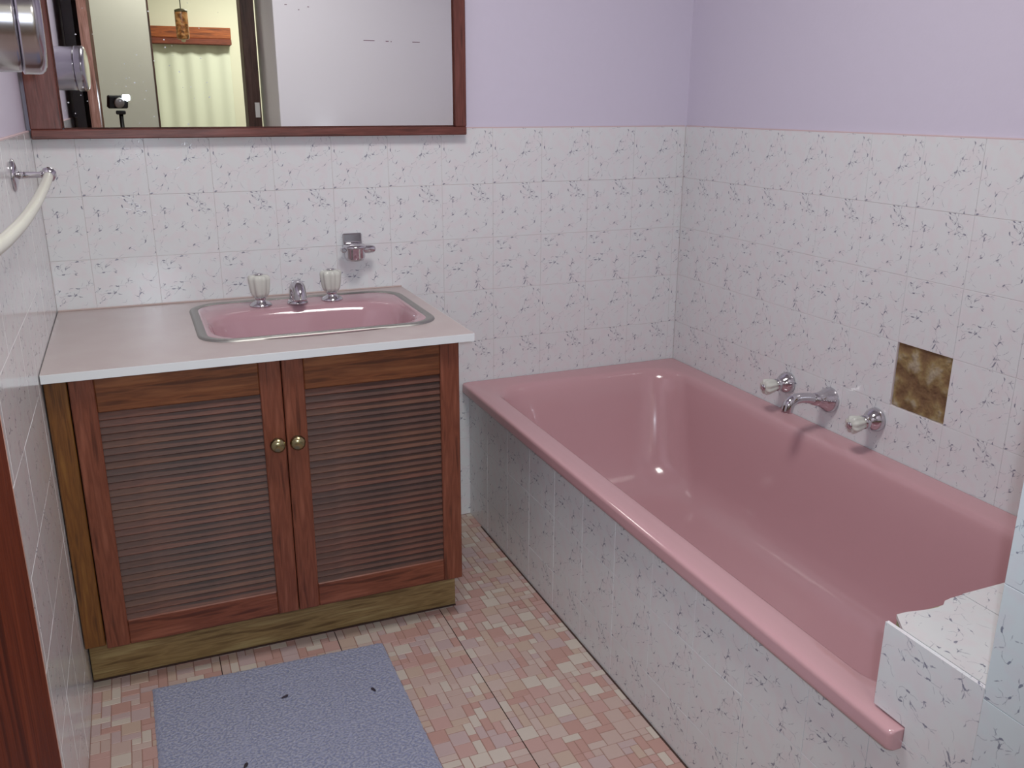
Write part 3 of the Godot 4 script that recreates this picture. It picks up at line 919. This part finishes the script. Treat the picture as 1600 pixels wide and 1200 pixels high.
# ====================================================================== mirror
func build_mirror() -> void:
	var t := thing("wall_mirror", "large wall mirror in a reddish-brown timber frame above the vanity", "mirror", Vector3(0.535, 1.149, 0.0))
	var o := Vector3(-0.535, -1.149, 0)
	var top := 1.88
	part(t, "bottom_rail", box_mesh(Vector3(0.003, 1.149, 0.0006) + o, Vector3(1.0675, 1.1705, 0.026) + o, 0.002), M.frame_h)
	part(t, "top_rail", box_mesh(Vector3(0.003, top, -0.006) + o, Vector3(1.0675, top + 0.03, 0.026) + o, 0.002), M.frame_h)
	part(t, "stile", box_mesh(Vector3(0.003, 1.1706, -0.006) + o, Vector3(0.0700, top, 0.026) + o, 0.002), M.frame_v)
	part(t, "stile", box_mesh(Vector3(1.0370, 1.1706, -0.006) + o, Vector3(1.0675, top, 0.026) + o, 0.002), M.frame_v)
	part(t, "glass", box_mesh(Vector3(0.0705, 1.1708, -0.003) + o, Vector3(1.0365, top - 0.0003, 0.012) + o, 0.004), M.silver)
	# dried splashes on the glass
	var st := new_st()
	var r := RandomNumberGenerator.new()
	r.seed = 12
	for i in 60:
		var c := Vector3(0.24 + r.randfn(0.0, 0.10), 1.27 + r.randfn(0.0, 0.09), 0.0121)
		if c.x < 0.08 or c.y < 1.18 or c.y > 1.6:
			continue
		var rad := r.randf_range(0.0006, 0.0022)
		for k in 8:
			tri(st, c + o + Vector3(0, 0, 0.0003), c + o + Vector3(cos(TAU * k / 8) * rad, sin(TAU * k / 8) * rad * 0.7, 0), c + o + Vector3(cos(TAU * (k + 1) / 8) * rad, sin(TAU * (k + 1) / 8) * rad * 0.7, 0), Vector3.BACK)
	var sp := part(t, "splash_spots", done(st), mat(Color(0.88, 0.90, 0.93), 0.4))
	sp.set_meta("kind", "stuff")
	sp.set_meta("label", "dried pale splash spots on the glass")

# ====================================================================== things on the walls
func build_wall_fittings() -> void:
	# soap holder on the back wall
	var t := thing("soap_holder", "chrome soap holder with a side arm on the tiles above the basin", "soap holder", Vector3(0.742, 0.855, 0.001))
	part(t, "wall_plate", box_mesh(Vector3(-0.028, 0.008, 0.0), Vector3(0.024, 0.040, 0.013), 0.004), M.chrome)
	part(t, "body", lathe([[0.0, -0.030], [0.022, -0.029], [0.027, -0.020], [0.0275, 0.0], [0.031, 0.004], [0.031, 0.009], [0.024, 0.014], [0.0, 0.016]], 28), M.chrome, Vector3(-0.002, 0, 0.034))
	part(t, "arm", tube(smooth_path([Vector3(0.010, 0.0, 0.040), Vector3(0.035, 0.0, 0.040), Vector3(0.052, -0.001, 0.038)], 10), [0.010, 0.0105, 0.011, 0.0112, 0.0112, 0.011, 0.011, 0.0105, 0.010, 0.009, 0.006], 18), M.chrome)
	part(t, "lip", box_mesh(Vector3(-0.040, -0.006, 0.022), Vector3(-0.022, 0.006, 0.044), 0.004), M.chrome)
	# towel rail on the left wall
	var a := thing("towel_rail", "white sagging towel rail on chrome posts along the side wall", "towel rail", Vector3(0.0005, 1.10, 1.04))
	for z in [-0.553, 0.553]:
		part(a, "rosette", lathe([[0.030, 0.0], [0.030, 0.003], [0.024, 0.006], [0.012, 0.009], [0.0, 0.0095]], 28), M.chrome, Vector3(0, 0, z), Vector3(0, 0, -PI / 2))
		part(a, "post", lathe([[0.0075, 0.006], [0.006, 0.018], [0.0055, 0.045], [0.008, 0.050]], 20), M.chrome, Vector3(0, 0, z), Vector3(0, 0, -PI / 2))
		part(a, "knob", lathe([[0.0, -0.014], [0.008, -0.012], [0.0135, -0.004], [0.0135, 0.005], [0.008, 0.012], [0.0, 0.014]], 24), M.chrome, Vector3(0.060, 0, z))
	part(a, "rail", tube(smooth_path([Vector3(0.0595, -0.002, -0.550), Vector3(0.0595, -0.0105, -0.45), Vector3(0.0595, -0.020, -0.27), Vector3(0.0595, -0.0255, 0.0), Vector3(0.0595, -0.020, 0.27), Vector3(0.0595, -0.0105, 0.45), Vector3(0.0595, -0.002, 0.550)], 40), [0.0085], 16), M.rail_white)
	# chrome drum heater high on the left wall
	var h := thing("wall_heater", "polished chrome drum-shaped heater on the side wall by the mirror", "heater", Vector3(-0.0065, 1.3365, 1.0))
	h.rotation.y = 0.10
	h.position.x += 0.003
	part(h, "drum", lathe([[0.066, 0.0], [0.068, 0.003], [0.068, 0.006], [0.068, 0.010], [0.068, 0.078], [0.068, 0.083], [0.068, 0.086], [0.0665, 0.0875]], 64), M.satin, Vector3.ZERO, Vector3(0, 0, -PI / 2))
	part(h, "end_band", lathe([[0.067, 0.088], [0.0705, 0.089], [0.0705, 0.091], [0.0705, 0.093], [0.0705, 0.105], [0.0705, 0.108], [0.0695, 0.112], [0.066, 0.116], [0.060, 0.118], [0.055, 0.1185], [0.0, 0.120]], 64), M.satin, Vector3.ZERO, Vector3(0, 0, -PI / 2))

func bath_tap(z: float, label: String) -> void:
	var t := thing("bath_tap", label, "tap", Vector3(W - 0.0008, 0.511, z), "taps over the bath")
	t.rotation = Vector3(0, 0, PI / 2 + 0.06)
	part(t, "flange", lathe([[0.029, 0.0], [0.0295, 0.004], [0.028, 0.012], [0.022, 0.022], [0.0165, 0.028], [0.0150, 0.036], [0.0165, 0.040], [0.0, 0.0405]], 32), M.chrome)
	part(t, "handle", lathe([[0.012, 0.041], [0.0165, 0.043], [0.0185, 0.052], [0.0215, 0.068], [0.0215, 0.076], [0.017, 0.080], [0.0, 0.081]], 64, 8, 0.16), M.acrylic)
	part(t, "core", lathe([[0.0085, 0.038], [0.0085, 0.068], [0.0, 0.069]], 16), M.chrome)
	part(t, "button", lathe([[0.009, 0.0815], [0.0085, 0.0835], [0.0, 0.0845]], 20), M.chrome)

func build_bath_taps() -> void:
	bath_tap(0.571, "bath tap with clear handle between the room's corner and the bath spout")
	bath_tap(0.8935, "bath tap with clear handle between the bath spout and the square hole in the tiles")
	var s := thing("bath_spout", "curved chrome bath spout with a flared base between the two wall taps", "spout", Vector3(W - 0.0008, 0.511, 0.733))
	part(s, "flare", lathe([[0.033, 0.0], [0.0335, 0.004], [0.031, 0.012], [0.024, 0.024], [0.0175, 0.040], [0.0145, 0.058]], 32), M.chrome, Vector3.ZERO, Vector3(0, 0, PI / 2 - 0.16))
	part(s, "neck", tube(smooth_path([Vector3(-0.045, 0.007, 0), Vector3(-0.080, 0.015, 0), Vector3(-0.108, 0.016, 0), Vector3(-0.126, 0.008, 0), Vector3(-0.133, -0.008, 0), Vector3(-0.134, -0.016, 0)], 24), [0.0150, 0.0145, 0.0142, 0.014, 0.0138, 0.0136, 0.0134, 0.0132, 0.013, 0.013, 0.013, 0.013, 0.0132, 0.0134, 0.0136, 0.0138, 0.014, 0.0142, 0.0144, 0.0145, 0.0146], 22), M.chrome)

# ====================================================================== rug, door, lamps, camera
func build_rug() -> void:
	var t := thing("bath_mat", "lavender-blue cotton bath mat on the mosaic floor", "bath mat", Vector3(0.378, 0.0, 0.95))
	var nz := FastNoiseLite.new()
	nz.seed = 8
	nz.frequency = 40.0
	var slow := FastNoiseLite.new()
	slow.seed = 9
	slow.frequency = 4.0
	var rows := []
	var nj := 130
	var ni := 96
	for j in nj + 1:
		var line := PackedVector3Array()
		for i in ni + 1:
			var u := float(i) / ni
			var v := float(j) / nj
			var e := minf(minf(u, 1.0 - u) * 0.51, minf(v, 1.0 - v) * 0.74)
			var x := lerpf(-0.257 + 0.010 * v, 0.255, u) + 0.0015 * nz.get_noise_1d(v * 9.0)
			var z := lerpf(-0.376 + 0.018 * u, 0.37, v) + 0.0015 * nz.get_noise_1d(u * 9.0 + 40.0)
			var y := 0.0005 + 0.0065 * smoothstep(0.0, 0.008, e) + 0.0012 * nz.get_noise_2d(x * 4.0, z * 9.0) * smoothstep(0.0, 0.006, e) + 0.0015 * slow.get_noise_2d(x, z) * smoothstep(0.0, 0.02, e)
			line.append(Vector3(x, y, z))
		rows.append(line)
	part(t, "pile", loft(rows, false, true), M.rug)
	part(t, "backing", box_mesh(Vector3(-0.245, 0.0003, -0.35), Vector3(0.25, 0.0012, 0.365), 0.0003), M.rail_white)
	for q in [[0.3842, 0.7203, 0.4, "in front of the cabinet knobs"], [0.5675, 0.7697, 1.9, "near its edge facing the bath"], [0.2803, 0.9065, 1.1, "farthest from the cabinet"]]:
		var l := thing("leaf_scrap", "tiny dark leaf scrap on the lavender mat, " + q[3], "debris", Vector3(q[0], 0.0088, q[1]), "scraps on the bath mat")
		l.rotation.y = q[2]
		var leaf := [ring_leaf(1.0, 0.0), ring_leaf(0.7, 0.0012), ring_leaf(0.1, 0.0018)]
		part(l, "blade", loft(leaf, true, true, true, true), mat(Color(0.20, 0.16, 0.20), 0.9))

func ring_leaf(s: float, y: float) -> PackedVector3Array:
	var out := PackedVector3Array()
	for i in 12:
		var t := TAU * i / 12
		out.append(Vector3(cos(t) * 0.0085 * s, y + 0.0006 * cos(t * 2.0), sin(t) * 0.0035 * s * (1.0 + 0.4 * cos(t))))
	return out

func build_door() -> void:
	var d := setting("door_1", box_mesh(Vector3(0.081, 0.008, 1.88), Vector3(0.118, 2.0, 2.632), 0.002), M.red_door, "orange-brown varnished timber door standing open along the side wall")
	var edge := part(d, "door_edge", box_mesh(Vector3(0.0812, 0.009, 1.8775), Vector3(0.1178, 1.999, 1.8802), 0.0008), M.pale_timber)  # edge strip in a paler, pinker timber colour than the leaf
	edge.set_meta("label", "paler timber edge of the door")
	for y in [0.25, 1.75]:
		part(d, "hinge", box_mesh(Vector3(0.0795, y, 2.633), Vector3(0.090, y + 0.09, 2.637), 0.001), M.steel)

func build_lamps() -> void:
	var spots := [["ceiling_light", "square white ceiling light panel in the bathroom", Vector3(0.72, CEIL, 1.2), Color(1.0, 0.992, 0.972), 0.22], ["added_ceiling_light", "unseen square white light added just outside the doorway", Vector3(0.55, CEIL, 3.05), Color(1.0, 0.985, 0.92), 0.15], ["added_ceiling_light", "unseen square white light added in the cream room with the blind", Vector3(1.2, CEIL, 4.5), Color(1.0, 0.985, 0.92), 0.15]]  # the two fixtures beyond the doorway are unseen additions for their light
	for q in spots:
		var t := thing(q[0], q[1], "lamp", q[2])
		var e: float = q[4]
		part(t, "housing", box_mesh(Vector3(-e - 0.02, -0.07, -e - 0.02), Vector3(e + 0.02, -0.0005, e + 0.02), 0.004), M.white)
		var g := mat(Color(0.9, 0.9, 0.88), 0.4)
		g.emission_enabled = true
		g.emission = q[3]
		g.emission_energy_multiplier = 0.9
		part(t, "lamp_diffuser", loft([ring_rect(-e, e, -e, e, 0.03, -0.0702), ring_rect(-e, e, -e, e, 0.03, -0.088), ring_rect(-e + 0.015, e - 0.015, -e + 0.015, e - 0.015, 0.03, -0.097)], true, false, false, true), g)

func build_camera(cam: Camera3D) -> void:
	# the small camera that takes the picture, on a tripod; it shows in the mirror with its flash lit
	var t := thing("compact_camera", "small dark camera with its flash lit, seen in the mirror", "camera", CAM)
	t.basis = cam.basis
	part(t, "body", box_mesh(Vector3(-0.048, -0.030, 0.012), Vector3(0.048, 0.030, 0.036), 0.006), M.black)
	part(t, "lens_ring", lathe([[0.024, 0.0], [0.024, 0.008], [0.021, 0.010]], 32), M.steel, Vector3(0, 0, 0.012), Vector3(-PI / 2, 0, 0))
	var f := mat(Color(0.95, 0.97, 1.0), 0.3)
	f.emission_enabled = true
	f.emission = Color(0.90, 0.95, 1.0)
	f.emission_energy_multiplier = 14.0
	part(t, "flash_lamp", box_mesh(Vector3(0.016, 0.013, 0.004), Vector3(0.050, 0.038, 0.0118), 0.003), f)
	var s := thing("tripod", "slim black tripod holding the small camera", "tripod", Vector3(CAM.x, 0.0, CAM.z + 0.03))
	part(s, "column", tube([Vector3(0, 0.75, 0), Vector3(0, 1.180, 0)], [0.010], 14), M.black)
	part(s, "head", box_mesh(Vector3(-0.022, 1.178, -0.022), Vector3(0.022, 1.196, 0.022), 0.004), M.black)
	for q in [Vector3(0.22, 0.006, -0.06), Vector3(-0.05, 0.006, 0.16), Vector3(0.10, 0.006, 0.17)]:
		part(s, "leg", tube([q, Vector3(q.x * 0.06, 0.98, q.z * 0.06)], [0.007, 0.009], 12), M.black)
